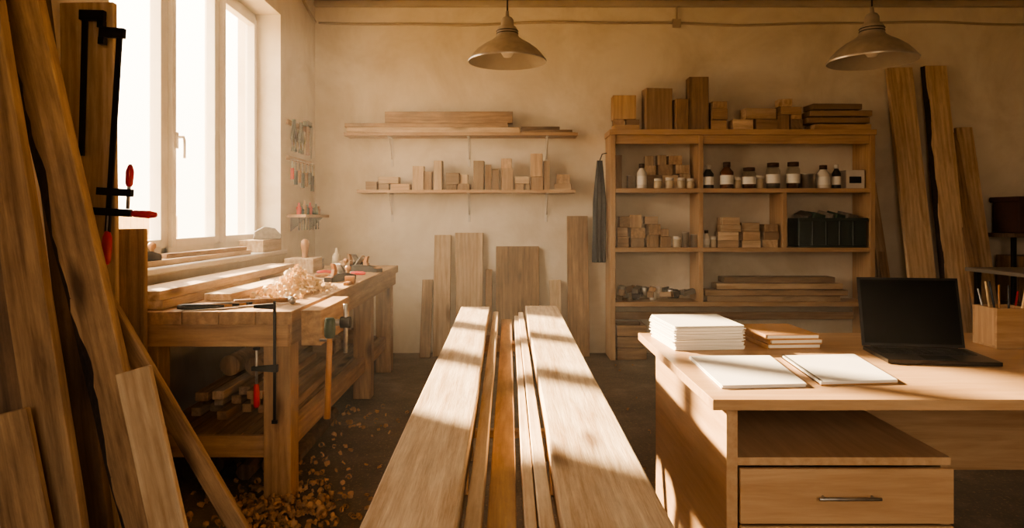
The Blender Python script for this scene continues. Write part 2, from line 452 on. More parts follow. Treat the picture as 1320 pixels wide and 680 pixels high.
def fclamp(name, x, y, ztop, zbot, throat, dz_slide, side=1, red=True, arm='x'):
    o = Obj(name)
    o.bb(x-.006, x+.006, y-.004, y+.004, zbot, ztop, iron)
    # fixed jaw
    o.prism([(0, -.006), (throat, 0), (throat, .014), (0, .02)], .018, Tr((x, y+.009, ztop-.03)) @ (RX(90) if side > 0 else RZ(180) @ Tr((0, .018, 0)) @ RX(90)), iron)
    zs = dz_slide
    o.prism([(-.014, -.012), (throat+.01, -.006), (throat+.01, .012), (-.014, .02)], .022, Tr((x, y+.011, zs)) @ (RX(90) if side > 0 else RZ(180) @ Tr((0, .022, 0)) @ RX(90)), iron)
    sx = x+side*(throat-.01)
    o.cyl((sx, y, zs-.07), (sx, y, zs+.09), .006, steel)
    o.lathe([(.014, 0), (.016, .006), (.014, .012)], Tr((sx, y, zs+.085)), iron)
    m = redp if red else handlew
    o.lathe([(.008, 0), (.013, .01), (.014, .05), (.013, .09), (.009, .105)], Tr((sx, y, zs-.17)), m, 10)
    o.bb(x-.012, x+.012, y-.006, y+.006, zbot-.01, zbot+.005, iron)
    return o.build(.001)
fclamp('bar_clamp', -1.035, 3.085, .93, .40, .09, .63, side=-1)

# boards on the bench
o = Obj('bench_board'); o.slab((-1.67, 3.17, BZ+.0215), (-1.67, 4.4, BZ+.0215), (1, 0, 0), .2, .041, pine, n=8); o.build(.002)
o = Obj('bench_board'); o.slab((-1.675, 3.16, BZ+.0645), (-1.66, 5.1, BZ+.0645), (1, 0, 0), .19, .042, pine, n=8); o.build(.002)
o = Obj('bench_board'); o.slab((-1.46, 3.5, BZ+.02), (-1.42, 4.5, BZ+.02), (1, 0, 0), .14, .036, pine, n=8); o.build(.002)
o = Obj('lumber_offcut'); o.slab((-1.93, 3.4, 1.0555), (-1.9, 4.97, 1.0555), (1, 0, 0), .13, .03, pine, n=8); o.build(.002)
o = Obj('wood_stick'); o.slab((-1.93, 3.9, 1.084), (-1.86, 4.9, 1.084), (1, 0, 0), .045, .025, oldw, n=8); o.build(.002)
o = Obj('sill_block'); o.bb(-2.01, -1.83, 5.2, 5.62, 1.0405, 1.13, pine); o.build(.003)
o = Obj('wood_post_offcut'); o.bb(-2.0, -1.93, 3.42, 3.47, 1.072, 1.24, pine); o.build(.003)
o = Obj('belt_sander')
o.prism([(-.1, 0), (.1, 0), (.11, .03), (.06, .085), (-.02, .1), (-.09, .06)], .09, Tr((-1.88, 5.42, 1.131)) @ RZ(20) @ RX(90), stone); o.build(.008, segs=2)
o = Obj('router_plane')
o.bb(-1.69, -1.47, 5.25, 5.5, BZ+.0005, BZ+.11, pine)
o.lathe([(.03, 0), (.022, .02), (.026, .06), (.034, .10), (.03, .13), (.01, .145)], Tr((-1.57, 5.38, BZ+.108)), handlew, 14)
o.build(.004)

def handplane(name, x, y, z, ang, L=.26, mat=handlew):
    o = Obj(name); o.T = Tr((x, y, z)) @ RZ(ang)
    o.prism([(-L/2, 0), (L/2, 0), (L/2, .03), (L*.15, .05), (-L*.2, .05), (-L/2, .028)], .065, Tr((0, .0325, 0)) @ RX(90), iron)
    o.bb(-L/2+.005, L/2-.005, -.026, .026, .028, .036, mat)
    o.box((-.0, 0, .075), (.012, .05, .10), steel, rot=(0, -.7, 0))
    o.prism([(-.1, .03), (-.055, .03), (-.05, .07), (-.07, .115), (-.1, .12), (-.085, .08)], .024, Tr((0, .012, 0)) @ RX(90), mat)
    o.lathe([(.012, 0), (.01, .02), (.02, .035), (.021, .05), (.01, .062)], Tr((L*.33, 0, .034)), mat, 12)
    return o.build(.002)
handplane('hand_plane', -1.17, 5.45, BZ, 150, .42)
handplane('hand_plane', -1.28, 5.85, BZ, 60, .26)
handplane('hand_plane', -1.12, 4.64, BZ, 70, .28)

def chisel(o, x, y, z, ang, L=.14, hm=handlew, pit=0):
    T = Tr((x, y, z)) @ RZ(ang) @ RY(90)
    o.lathe([(.008, 0), (.014, .02), (.015, .07), (.011, .11), (.008, .115)], T, hm, 10)
    o.T = Tr((x, y, z)) @ RZ(ang)
    o.bb(.112, .112+L, -.007, .007, -.003, .003, steel); o.T = Matrix.Identity(4)
o = Obj('chisel'); chisel(o, -1.36, 4.90, BZ+.0155, 8); o.build(.001)
o = Obj('chisel'); chisel(o, -1.04, 5.06, BZ+.0155, 165, hm=redp); o.build(.001)
o = Obj('chisel'); chisel(o, -1.42, 5.16, BZ+.0155, 15, .16, hm=redp); o.build(.001)
o = Obj('chisel'); chisel(o, -1.27, 4.42, BZ+.0155, 75, .14); o.build(.001)
o = Obj('combination_square')
o.bb(-1.50, -1.30, 4.74, 4.77, BZ+.0005, BZ+.004, steel); o.bb(-1.50, -1.47, 4.62, 4.77, BZ+.0005, BZ+.02, blackp); o.build(.001)
def hammer(x, y, z, ang, L=.3):
    o = Obj('claw_hammer'); o.T = Tr((x, y, z)) @ RZ(ang)
    o.cyl((0, 0, .018), (L, 0, .018), .014, handlew, r2=.011)
    o.cyl((L, -.055, .02), (L, .02, .02), .017, steel); o.prism([(L-.014, .015), (L+.014, .015), (L+.02, .07), (L+.006, .07), (L, .035), (L-.006, .07), (L-.02, .07)], .014, Tr((0, 0, .013)), steel)
    o.build(.002)
hammer(-1.30, 3.30, BZ, 25, .26)
o = Obj('wood_cube_offcut'); o.bb(-1.36, -1.27, 5.58, 5.68, BZ+.0005, BZ+.07, blockw); o.build(.003)
o = Obj('glue_bottle'); o.lathe([(.032, 0), (.034, .01), (.034, .10), (.02, .125), (.012, .13), (.008, .165), (.0001, .168)], Tr((-1.42, 5.75, BZ+.0005)), cream); o.build(0)
o = Obj('finish_tin'); o.lathe([(.045, 0), (.045, .075), (.047, .078), (.047, .085), (.04, .085), (.04, .08), (.0001, .08)], Tr((-1.56, 5.72, BZ+.0005)), steel); o.build(0)
o = Obj('marking_gauge'); o.bb(-1.02, -.99, 4.30, 4.52, BZ+.0005, BZ+.02, handlew); o.bb(-1.035, -.975, 4.40, 4.43, BZ+.0005, BZ+.05, handlew); o.build(.002)

# small items at near bench left : planes on the sill in front
handplane('hand_plane', -1.92, 3.66, 1.071, 80, .22)
o = Obj('carving_tool_set')
for i in range(5):
    o.lathe([(.01, 0), (.014, .03), (.012, .1), (.006, .2)], Tr((-1.5+.03*i, 3.16+.008*i, BZ+.0145)) @ RZ(10+6*i) @ RY(90), handlew if i % 2 else iron, 8)
o.build(0)

# shavings
def shavings(name, n, posf, mat, rmin=.008, rmax=.026, seed=1, sc_=1):
    rr = random.Random(seed); o = Obj(name)
    for _ in range(n):
        x, y, z = posf(rr)
        r0 = rr.uniform(rmin, rmax); turns = rr.uniform(.5, 2.2); w = rr.uniform(.008, .022)*sc_; k = int(6+turns*6)
        M = Tr((x, y, z)) @ Euler((rr.uniform(-.5, .5)+math.pi/2*rr.choice((0, 1, 1)), rr.uniform(-.4, .4), rr.uniform(0, 6.28))).to_matrix().to_4x4()
        vs = []; fs = []; drift = rr.uniform(-.02, .02)
        for i in range(k+1):
            a = turns*2*math.pi*i/k; r = r0*(1-.35*i/k)
            for h in (-w/2, w/2): vs.append(M @ Vector((r*math.cos(a), r*math.sin(a), h+drift*i/k)))
        mz = min(v.z for v in vs)
        if mz < z: vs = [v+Vector((0, 0, z-mz)) for v in vs]
        for i in range(k): fs.append((2*i, 2*i+1, 2*i+3, 2*i+2))
        o.add(vs, fs, mat, smooth=True)
    return o.build(0)
def pile(cx, cy, z, sx, sy, h):
    def f(rr):
        a, b = rr.gauss(0, 1), rr.gauss(0, 1)
        d = math.exp(-(a*a+b*b)/2)
        return (cx+a*sx, cy+b*sy, z+.002+rr.random()*h*d)
    return f
shavings('wood_shavings', 230, pile(-1.20, 3.93, BZ, .06, .14, .12), shav, seed=4)
def bs(rr):
    return (rr.uniform(-1.32, -1.0), rr.uniform(3.55, 4.25), BZ+.002)
shavings('wood_shavings', 50, bs, shav, .005, .013, seed=5)
def fl(rr):
    while 1:
        x = rr.gauss(-1.0, .17); y = rr.uniform(2.8, 4.8)
        if rr.random() < .6: x = rr.gauss(-1.02, .18); y = rr.gauss(3.1, .22)
        if -1.7 < x < -.5: return (x, y, .001)
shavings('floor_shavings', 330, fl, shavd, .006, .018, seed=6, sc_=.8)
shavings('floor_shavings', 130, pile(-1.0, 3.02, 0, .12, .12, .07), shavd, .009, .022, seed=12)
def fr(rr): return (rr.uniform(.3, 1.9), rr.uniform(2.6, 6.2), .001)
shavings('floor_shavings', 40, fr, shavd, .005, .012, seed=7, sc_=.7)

# under-bench stock
o = Obj('offcut_pile')
rr = random.Random(21)
for lay in range(3):
    for i in range(6-lay):
        w = rr.uniform(.05, .09); L = rr.uniform(.7, 1.3)
        x = -1.58+i*.085+lay*.03; y = 3.34+L/2+rr.uniform(0, .25)
        o.box((x, y, .326+lay*.047), (w*.85, L, .043), rr.choice((oldw, pine, benchw)), rot=(0, 0, rr.uniform(-.03, .03)))
o.build(.003)
o = Obj('log_offcut')
for (x, z, r) in ((-1.48, .515, .055), (-1.35, .51, .05)):
    o.cyl((x, 3.7, z), (x+.03, 4.5, z), r, oldw, seg=18)
o.build(.003)
o = Obj('wood_block_pile')
for i in range(9):
    o.box((rr.uniform(-1.5, -1.22), 5.02+i*.09, .302+.051), (.1, .07, .1), rr.choice((oldw, blockw)), rot=(0, 0, rr.uniform(-.2, .2)))
o.build(.002)
o = Obj('firewood_pile')
for i in range(6):
    o.cyl((-1.58+i*.09, 3.45+.1*(i % 3), .06), (-1.56+i*.085, 4.5, .06), .042, darkw, seg=9, smooth=False)
o.build(.003, floor=0)

# ------------------------------------------------------------------ foreground leaning boards (left)
def lean(name, p0, p1, wd, w, t, mat, **kw):
    o = Obj(name); o.slab(p0, p1, wd, w, t, mat, **kw); return o.build(.003, floor=0)
lean('live_edge_board', (-1.094, 2.20, 0), (-1.765, 2.26, 2.75), (1, 0, 0), .15, .045, oldw, wob=(.012, .003), edge=(bark, None), n=70, seed=4, bw=.045)
lean('leaning_plank', (-1.235, 2.04, 0), (-1.745, 2.12, 2.9), (1, 0, 0), .115, .04, oldw, wob=(.003, .003), seed=5)
lean('leaning_plank', (-1.40, 2.12, 0), (-1.80, 2.17, 2.6), (1, .1, 0), .09, .035, darkw, seed=6)
lean('leaning_plank', (-1.246, 1.93, 0), (-1.43, 1.98, .73), (1, 0, 0), .13, .025, oldw, wob=(.004, .004), seed=7)
lean('leaning_plank', (-.905, 2.03, 0), (-1.145, 2.13, .82), (1, 0, 0), .105, .024, pine, seed=8)
lean('leaning_plank', (-.76, 2.34, 0), (-1.43, 2.37, 1.1), (1, 0, .6), .06, .03, oldw, seed=9)
lean('leaning_plank', (-1.45, 2.50, 0), (-1.765, 2.56, 2.3), (1, 0, 0), .10, .04, darkw, seed=19)
o = Obj('leaning_plank'); o.slab((-1.70, 2.86, 0), (-1.735, 2.88, 2.18), (1, 0, 0), .22, .03, pine, wob=(.003, .003), seed=10); o.build(.003, floor=0)
o = Obj('leaning_plank'); o.slab((-1.59, 2.95, 0), (-1.61, 2.98, 1.25), (1, 0, 0), .12, .03, oldw, wob=(.003, .003), seed=31); o.build(.003, floor=0)

# bar clamps hung on the plank
def barclamp(name, xt, xb, y, zt_, zb_, side, lower):
    o = Obj(name)
    ang = math.atan2(xb-xt, zt_-zb_)
    L = math.hypot(xb-xt, zt_-zb_)
    o.T = Tr((xt, y, zt_)) @ RY(-math.degrees(ang))
    o.bb(-.011, .011, -.006, .006, -L, 0, iron)
    s = side
    x0, x1 = sorted((-.02*s, .08*s)); o.bb(x0, x1, -.012, .012, -.03, .01, iron)
    x0, x1 = sorted((.055*s, .08*s)); o.bb(x0, x1, -.014, .014, -.06, -.03, iron)
    if lower:
        for zz in (-L*.78,):
            x0, x1 = sorted((-.05, .09)); o.bb(x0, x1, -.013, .013, zz-.03, zz, iron)
            o.cyl((.075, 0, zz-.08), (.075, 0, zz+.10), .007, steel)
            o.lathe([(.009, 0), (.014, .01), (.016, .06), (.009, .085)], Tr((.075, 0, zz+.01)), redp, 10)
        zz = -L*.88
        o.bb(-.06, .09, -.013, .013, zz-.03, zz, iron)
        o.cyl((.08, 0, zz-.015), (.13, -.02, zz-.015), .006, steel)
        o.lathe([(.009, 0), (.014, .01), (.016, .07), (.01, .10)], Tr((.10, -.015, zz-.015)) @ RY(90), redp, 10)
        o.lathe([(.010, 0), (.018, .012), (.020, .06), (.018, .11), (.010, .135)], Tr((0, 0, -L-.13)), redp, 12)
        o.cyl((0, 0, -L-.02), (0, 0, zz), .007, steel)
    return o.build(.0015)
barclamp('bar_clamp', -1.72, -1.735, 2.835, 2.13, 1.55, 1, False)
barclamp('bar_clamp', -1.565, -1.615, 2.81, 2.05, 1.24, -1, True)

# ------------------------------------------------------------------ back wall shelves
K = 0.00717   # metres per image pixel on the back wall (u is an image column, origin u=656)
def U(u): return (u-656)*K
SY0, SY1 = 6.45, YB
def bracket(o, x, z):
    o.bb(x-.012, x+.012, YB-.006, YB, z-.27, z, whiteb); o.bb(x-.012, x+.012, SY0+.03, YB-.006, z-.008, z, whiteb)
    o.tube([(x, YB-.01, z-.2), (x, YB-.08, z-.09), (x, YB-.19, z-.012)], .006, whiteb)
def wallshelf(u0, u1, z, bu):
    o = Obj('wall_shelf'); o.bb(U(u0), U(u1), SY0, SY1, z-.028, z, shelfw)
    for u in bu: bracket(o, U(u), z-.028)
    o.build(.002)
Z1, Z2 = 2.085, 1.555
wallshelf(443, 745, Z1, (500, 603, 706))
wallshelf(460, 742, Z2, (500, 603, 706))
def plank(name, u0, u1, y0, y1, z0, z1, m=pine, rot=0):
    o = Obj(name); o.box(((U(u0)+U(u1))/2, (y0+y1)/2, (z0+z1)/2), (U(u1)-U(u0), y1-y0, z1-z0), m, rot=(0, 0, rot)); o.build(.003)
plank('stored_plank', 446, 670, 6.47, 6.66, Z1+.001, Z1+.05, pine)
plank('stored_plank', 443, 655, 6.49, 6.66, Z1+.052, Z1+.092, oldw)
plank('stored_plank', 495, 661, 6.50, 6.60, Z1+.094, Z1+.20, oldw)
plank('stored_plank', 672, 738, 6.47, 6.62, Z1+.001, Z1+.028, oldw)
plank('stored_plank', 672, 722, 6.49, 6.6, Z1+.03, Z1+.058, darkw)
plank('stored_plank', 665, 745, 6.665, 6.69, Z1+.001, Z1+.03, pine)
def blocks(name, z, items, ybase=6.53, mats=(blockw,), seed=3, kk=K, dj=.02):
    rr = random.Random(seed); o = Obj(name)
    for it in items:
        u0, u1, zb_, zt2 = it[:4]
        x0, x1 = (u0-656)*kk, (u1-656)*kk
        d = min(.14, max(.06, (x1-x0)*rr.uniform(.8, 1.1)))
        o.box(((x0+x1)/2, ybase+rr.uniform(-dj, dj), z+(zb_+zt2)/2*kk), ((x1-x0)*.96, d, (zt2-zb_)*kk-.001), it[4] if len(it) > 4 else rr.choice(mats), rot=(0, 0, rr.uniform(-.12, .12)))
    return o.build(.002, floor=z+.0005)
blocks('wood_block_row', Z2, [(470, 485, 0, 11), (487, 501, 0, 8), (487, 514, 8, 17), (503, 528, 0, 8), (531, 546, 0, 31), (546, 556, 0, 24), (559, 570, 0, 38), (574, 592, 7, 22), (574, 588, 0, 7), (590, 606, 0, 8), (592, 603, 8, 20), (610, 624, 0, 38), (625, 633, 0, 33), (634, 643, 0, 27), (646, 661, 0, 28), (646, 660, 28, 41), (664, 676, 0, 8), (664, 683, 8, 17), (684, 700, 17, 47), (684, 700, 0, 17), (701, 709, 0, 38), (678, 683, 0, 8), (715, 738, 0, 8), (718, 736, 8, 20)], seed=8, mats=(blockw, blockw, oldw, pine))

# leaning stock against back wall
def bl(name, u0, u1, zt2, mat, y=6.52, wob=(0, 0), seed=1, edge=(None, None), du=0, t=.03):
    o = Obj(name); w = (u1-u0)*K; x = ((u0+u1)/2-656)*K
    o.slab((x, y, 0), (x+du*K, YB-.03, zt2), (1, 0, 0), w, t, mat, wob=wob, seed=seed, edge=edge); o.build(.003, floor=0)
bl('leaning_board', 541, 555, .70, oldw, 6.44)
bl('leaning_board', 557, 579, 1.13, pine, 6.52, seed=2)
bl('leaning_board', 586, 622, 1.15, pine, 6.5, wob=(.014, .014), seed=3)
bl('leaning_board', 639, 696, 1.02, oldw, 6.5, wob=(.002, .002), seed=4)
bl('leaning_board', 710, 725, .70, pine, 6.52, seed=5)
bl('leaning_board', 733, 761, 1.31, oldw, 6.52, seed=6, wob=(.002, .003))
bl('leaning_board', 625, 634, .80, oldw, 6.52, seed=26)
# right of shelving
bl('leaning_board', 1166, 1200, 2.72, pine, 6.25, seed=7, du=-8, wob=(.003, .003), t=.04)
bl('leaning_board', 1205, 1238, 2.74, pine, 6.25, seed=8, du=0, wob=(.006, .004), edge=(bark, None), t=.04)
bl('leaning_board', 1236, 1252, 2.1, oldw, 6.12, seed=38, du=0, wob=(.006, .004), t=.04)
bl('leaning_board', 1258, 1280, 2.15, pine, 6.3, seed=9, du=-8, wob=(.003, .003), t=.04)
bl('leaning_board', 1147, 1158, 1.30, oldw, 6.4, seed=10, du=-8)
bl('leaning_board', 1152, 1166, 1.62, pine, 6.5, seed=11, du=-22)
o = Obj('side_table')
o.bb(3.85, 5.1, 5.2, 5.9, .85, .88, greyt)
for x in (3.9, 5.02):
    for y in (5.24, 5.82): o.bb(x, x+.04, y, y+.04, 0, .85, iron)
o.build(.003)
o = Obj('storage_bin'); o.bb(4.60, 5.3, 6.3, 6.65, 1.156, 1.46, rust); o.bb(4.58, 5.32, 6.28, 6.67, 1.44, 1.49, rust); o.build(.01)
o = Obj('metal_rack')
o.bb(4.52, 5.4, 6.25, 6.68, 1.12, 1.155, darkw)
for x in (4.52, 5.36):
    for y in (6.26, 6.64): o.bb(x, x+.035, y, y+.035, 0, 1.12, iron)
o.bb(4.52, 5.4, 6.25, 6.68, .5, .53, darkw)
o.build(.003)
o = Obj('timber_offcut'); o.bb(4.6, 4.95, 6.3, 6.6, .531, .95, oldw); o.build(.004)

# ------------------------------------------------------------------ shelving unit
o = Obj('shelving_unit')
KK = 0.00706  # metres per image pixel at the unit's front; u is an image column
def V(u): return (u-656)*KK
ux0, ux1 = V(787), V(1128); uy0, uy1 = 6.35, 6.685
TZ = 2.10; zs = (1.565, 1.025, .53)
o.bb(ux0, ux0+.045, uy0, uy1, 0, TZ-.05, shelfw); o.bb(ux1-.045, ux1, uy0, uy1, 0, TZ-.05, shelfw)
o.bb(ux0-.01, ux1+.01, uy0-.01, uy1, TZ-.05, TZ, shelfw)
o.bb(ux0+.045, ux1-.045, uy0+.02, uy0+.045, TZ-.13, TZ-.05, shelfw)
for z in zs: o.bb(ux0+.045, ux1-.045, uy0+.004, uy1, z-.04, z, shelfw)
xd = V(904)
o.bb(xd-.02, xd+.02, uy0+.01, uy1, zs[0], TZ-.05, shelfw)
o.bb(xd-.02, xd+.02, uy0+.01, uy1, zs[1], zs[0]-.04, shelfw)
o.bb(xd-.02, xd+.02, uy0+.01, uy1, zs[2], zs[1]-.04, shelfw)
xe = V(1012)
o.bb(xe-.02, xe+.02, uy0+.01, uy1, zs[1], zs[0]-.04, shelfw)
o.bb(ux0+.045, ux1-.045, uy1-.03, uy1, .33, .40, shelfw)
o.build(.002)

blocks('wood_block_stack', TZ, [(791, 825, 0, 7), (791, 806, 7, 14), (808, 826, 7, 14), (790, 821, 14, 45), (831, 867, 0, 54), (870, 887, 0, 40), (889, 915, 0, 69), (917, 938, 0, 13), (917, 938, 13, 28), (918, 937, 28, 37)], 6.46, (blockw, oldw, blockw), seed=13, kk=.0071)
blocks('wood_block_stack', TZ, [(945, 972, 0, 14), (974, 1003, 0, 14), (959, 1001, 14, 28), (1004, 1020, 0, 20), (1021, 1036, 0, 14), (1006, 1034, 20, 30), (1004, 1022, 30, 40), (1021, 1034, 14, 20)], 6.46, (blockw, blockw, pine), seed=14, kk=.0071)
o = Obj('stacked_boards')
for i, (a, b) in enumerate(((1048, 1122), (1040, 1120), (1044, 1123), (1046, 1110))):
    o.box(((a+b)/2*.0071-656*.0071, 6.47, TZ+.028+i*.062), ((b-a)*.0071, .2, .05), blockw, rot=(0, 0, R.uniform(-.05, .05)))
    o.bb(1060*.0071-656*.0071, 1063*.0071-656*.0071, 6.42, 6.5, TZ+.052+i*.062, TZ+.066+i*.062, blockw) if i < 3 else None
    o.bb(1100*.0071-656*.0071, 1103*.0071-656*.0071, 6.42, 6.5, TZ+.052+i*.062, TZ+.066+i*.062, blockw) if i < 3 else None
o.build(.002, floor=TZ+.0005)

def jar(u, z, w, h, kind, y=6.45):
    x = (u-656)*.0071; r = w*.0071/2; hh = h*.0071
    nm = {'glass': 'glass_jar', 'amber': 'amber_bottle', 'white': 'white_bottle', 'tin': 'paint_tin', 'dark': 'dark_bottle', 'small': 'small_jar'}[kind]
    o = Obj(nm); T = Tr((x, y, z+.0005))
    if kind == 'glass':
        o.lathe([(r*.9, 0), (r, .01), (r, hh*.72), (r*.75, hh*.82), (r*.75, hh*.86)], T, jarglass)
        o.lathe([(r*.88, .004), (r*.93, hh*.35), (0.0001, hh*.35)], T, R.choice((amber, cream, stone)))
        o.lathe([(r*.82, hh*.84), (r*.82, hh), (0.0001, hh)], T, brownlid)
        o.lathe([(r*1.01, hh*.2), (r*1.01, hh*.55)], T, paper, cap=False)
    elif kind in ('amber', 'dark', 'white'):
        m = {'amber': amber, 'dark': blackp, 'white': whiteb}[kind]
        o.lathe([(r*.95, 0), (r, .008), (r, hh*.62), (r*.5, hh*.78), (r*.45, hh*.84)], T, m)
        o.lathe([(r*.55, hh*.82), (r*.55, hh), (0.0001, hh)], T, brownlid if kind != 'dark' else whiteb)
        o.lathe([(r*1.01, hh*.15), (r*1.01, hh*.5)], T, paper, cap=False)
    elif kind == 'tin':
        o.lathe([(r, 0), (r, hh*.93), (r*1.04, hh*.94), (r*1.04, hh), (r*.9, hh), (r*.88, hh*.96), (.0001, hh*.96)], T, alu)
    else:
        o.lathe([(r*.9, 0), (r, .006), (r, hh*.68), (r*.9, hh*.74)], T, cream)
        o.lathe([(r*.95, hh*.72), (r*.95, hh), (.0001, hh)], T, whiteb)
    o.build(0)
z = zs[0]
for a in [(828, 13, 32, 'white'), (814, 11, 17, 'tin'), (849, 11, 13, 'small'), (864, 11, 14, 'small'), (879, 10, 14, 'small'), (891, 10, 13, 'small'),
          (914, 14, 30, 'dark'), (938, 17, 34, 'amber'), (952, 9, 15, 'small'), (967, 18, 27, 'glass'), (981, 10, 17, 'small'), (998, 18, 33, 'glass'),
          (1024, 17, 34, 'glass'), (1043, 18, 19, 'tin'), (1063, 17, 30, 'white'), (1080, 11, 31, 'dark')]:
    jar(a[0], z, a[1], a[2], a[3], 6.42)
blocks('wood_block_stack', z, [(797, 806, 0, 45), (833, 857, 0, 18), (834, 850, 18, 31), (836, 848, 31, 44), (858, 880, 0, 18), (852, 872, 18, 32), (852, 864, 32, 45), (881, 896, 0, 20), (874, 893, 20, 32), (866, 884, 32, 44)], 6.59, (blockw, pine), seed=15, kk=.0071, dj=.005)
o = Obj('cardboard_box'); o.bb(3.10, 3.27, 6.42, 6.56, z+.0005, z+.17, whiteb); o.bb(3.13, 3.24, 6.418, 6.42, z+.05, z+.11, blackp); o.build(.002)
z = zs[1]
blocks('wood_block_stack', z, [(797, 812, 0, 14), (797, 811, 14, 26), (798, 812, 26, 40), (814, 832, 0, 12), (815, 834, 12, 25), (813, 829, 25, 42), (834, 850, 0, 16), (836, 852, 16, 30), (832, 850, 30, 40), (852, 866, 0, 14), (853, 864, 14, 24)], 6.47, (blockw, oldw, blockw), seed=16, kk=.0071)
blocks('wood_block_stack', z, [(926, 953, 0, 9), (926, 953, 9, 20), (928, 955, 20, 29), (930, 954, 29, 39), (957, 981, 0, 9), (957, 980, 9, 21), (957, 980, 21, 32), (984, 1004, 0, 10), (984, 1004, 10, 20), (985, 1003, 20, 30)], 6.45, (blockw, blockw, pine), seed=17, kk=.0071)
for a in [(874, 10, 14, 'small'), (885, 9, 20, 'tin'), (896, 9, 17, 'tin'), (912, 9, 22, 'white'), (921, 8, 14, 'small')]: jar(a[0], z, a[1], a[2], a[3], 6.43)
o = Obj('storage_crate')
x0, x1 = V(1031)+.0, V(1118); y0, y1 = 6.37, 6.63; h = .27
o.bb(x0, x1, y0, y1, z+.001, z+.02, dkgreen)
for (a, b, c, d) in ((x0, x1, y0, y0+.015), (x0, x1, y1-.015, y1), (x0, x0+.015, y0+.015, y1-.015), (x1-.015, x1, y0+.015, y1-.015)): o.bb(a, b, c, d, z+.02, z+h, dkgreen)
o.bb(x0-.01, x1+.01, y0-.012, y0, z+h-.03, z+h, dkgreen)
for i in range(1, 5): o.bb(x0+(x1-x0)*i/5-.008, x0+(x1-x0)*i/5+.008, y0-.01, y0, z+.02, z+h-.03, dkgreen)
for i in range(5): o.box((x0+.1+i*.1, 6.5, z+h-.02+.03), (.12, .14, .07), greenp if i % 2 else stone, rot=(R.uniform(-.3, .3), R.uniform(-.3, .3), R.uniform(0, 2)))
o.build(.004)
z = zs[2]
o = Obj('stored_timber')
for (a, b, y_, k, m) in ((912, 1085, 6.50, 0, pine), (908, 1092, 6.46, 1, oldw), (925, 1088, 6.50, 2, pine), (935, 1080, 6.53, 3, oldw)):
    o.box((((a+b)/2-656)*.0071, y_, z+.034+k*.056), ((b-a)*.0071, .18, .05), m, rot=(0, 0, R.uniform(-.01, .01)))
o.build(.003, floor=z+.0005)
o = Obj('hardware_pile')
rr = random.Random(33)
for i in range(22):
    u = 802+rr.random()*88; x = (u-656)*.0071
    zz = z+.03+rr.random()*.07
    if i % 3: o.box((x, 6.45+rr.random()*.1, zz), (rr.uniform(.05, .12), .06, rr.uniform(.03, .06)), rr.choice((stone, oldw, blockw, iron)), rot=(rr.uniform(-.2, .2), rr.uniform(-.3, .3), rr.uniform(0, 3)))
    else: o.lathe([(.03, 0), (.035, .02), (.035, .07), (.02, .08)], Tr((x, 6.45+rr.random()*.08, zz-.03)), rr.choice((steel, whiteb, iron)), 14)
o.build(.003, floor=z+.0005)
o = Obj('wooden_crate')
x0, x1 = V(793)+.02, V(834)
o.bb(x0, x1, 6.38, 6.64, .0, .02, oldw)
for k in range(3):
    o.bb(x0, x1, 6.365, 6.38, .01+k*.105, .105+k*.105, oldw); o.bb(x0, x1, 6.64, 6.652, .01+k*.105, .105+k*.105, oldw)
    o.bb(x0, x0+.015, 6.38, 6.64, .01+k*.105, .105+k*.105, oldw); o.bb(x1-.015, x1, 6.38, 6.64, .01+k*.105, .105+k*.105, oldw)
o.build(.002)
o = Obj('cardboard_box'); o.bb(1.6, 2.1, 6.38, 6.64, .0, .3, kraft); o.bb(1.84, 1.86, 6.378, 6.64, .29, .302, shelfw); o.build(.004)
# apron hanging beside the unit
o = Obj('work_apron')
n, mrow = 13, 20; vs = []; fs = []; 
for j in range(mrow):
    f = j/(mrow-1); zz = 1.83-.95*f
    for i in range(n):
        a = i/(n-1); wd = .04+.06*min(1, f*2.5)
        vs.append((.845+(a-.5)*wd*1.2, 6.52+.035*math.sin(a*19+f*1.2)*(.5+f*.6), zz))
for j in range(mrow-1):
    for i in range(n-1): fs.append((j*n+i, j*n+i+1, (j+1)*n+i+1, (j+1)*n+i))
o.add(vs, fs, slate, smooth=True)
o.tube([(.845, 6.52, 1.82), (.87, 6.51, 1.89), (.912, 6.52, 1.9)], .005, slate)
ob = o.build(0); sd = ob.modifiers.new('t', 'SOLIDIFY'); sd.thickness = .006

# ------------------------------------------------------------------ hand tools hanging on the left wall beside the window
X = XL
o = Obj('hanging_tool_rack')
for zr_ in (2.10, 1.80): o.bb(X, X+.018, 5.83, 6.52, zr_-.02, zr_+.02, shelfw)
def hook(y, z): o.cyl((X+.012, y, z), (X+.055, y, z), .004, steel, seg=6)
for y in (5.93, 6.13):
    o.tube([(X+.035, y, 2.13), (X+.035, y-.012, 2.06), (X+.035, y-.05, 1.97), (X+.035, y-.035, 1.86)], .016, iron)
    o.tube([(X+.035, y, 2.13), (X+.035, y+.012, 2.06), (X+.035, y+.05, 1.97), (X+.035, y+.035, 1.86)], .016, iron); hook(y, 2.10)
o.cyl((X+.04, 6.31, 1.86), (X+.04, 6.31, 2.12), .017, handlew); o.bb(X+.02, X+.06, 6.24, 6.39, 2.12, 2.165, iron); hook(6.31, 2.10)
o.prism([(0, 0), (.035, 0), (.08, .30), (0, .30)], .006, Tr((X+.03, 6.43, 1.84)) @ Matrix(((0, 0, 1, 0), (1, 0, 0, 0), (0, 1, 0, 0), (0, 0, 0, 1))), steel)
for y, m, h in ((5.88, redp, .16), (5.98, iron, .2), (6.08, handlew, .18), (6.18, iron, .22), (6.29, handlew, .2), (6.40, iron, .18), (6.48, iron, .24)):
    o.tube([(X+.035, y, 1.78), (X+.035, y, 1.78-h*.45)], .007, steel); o.tube([(X+.035, y, 1.78-h*.4), (X+.035, y, 1.78-h)], .017, m); hook(y, 1.79)
o.build(.001)
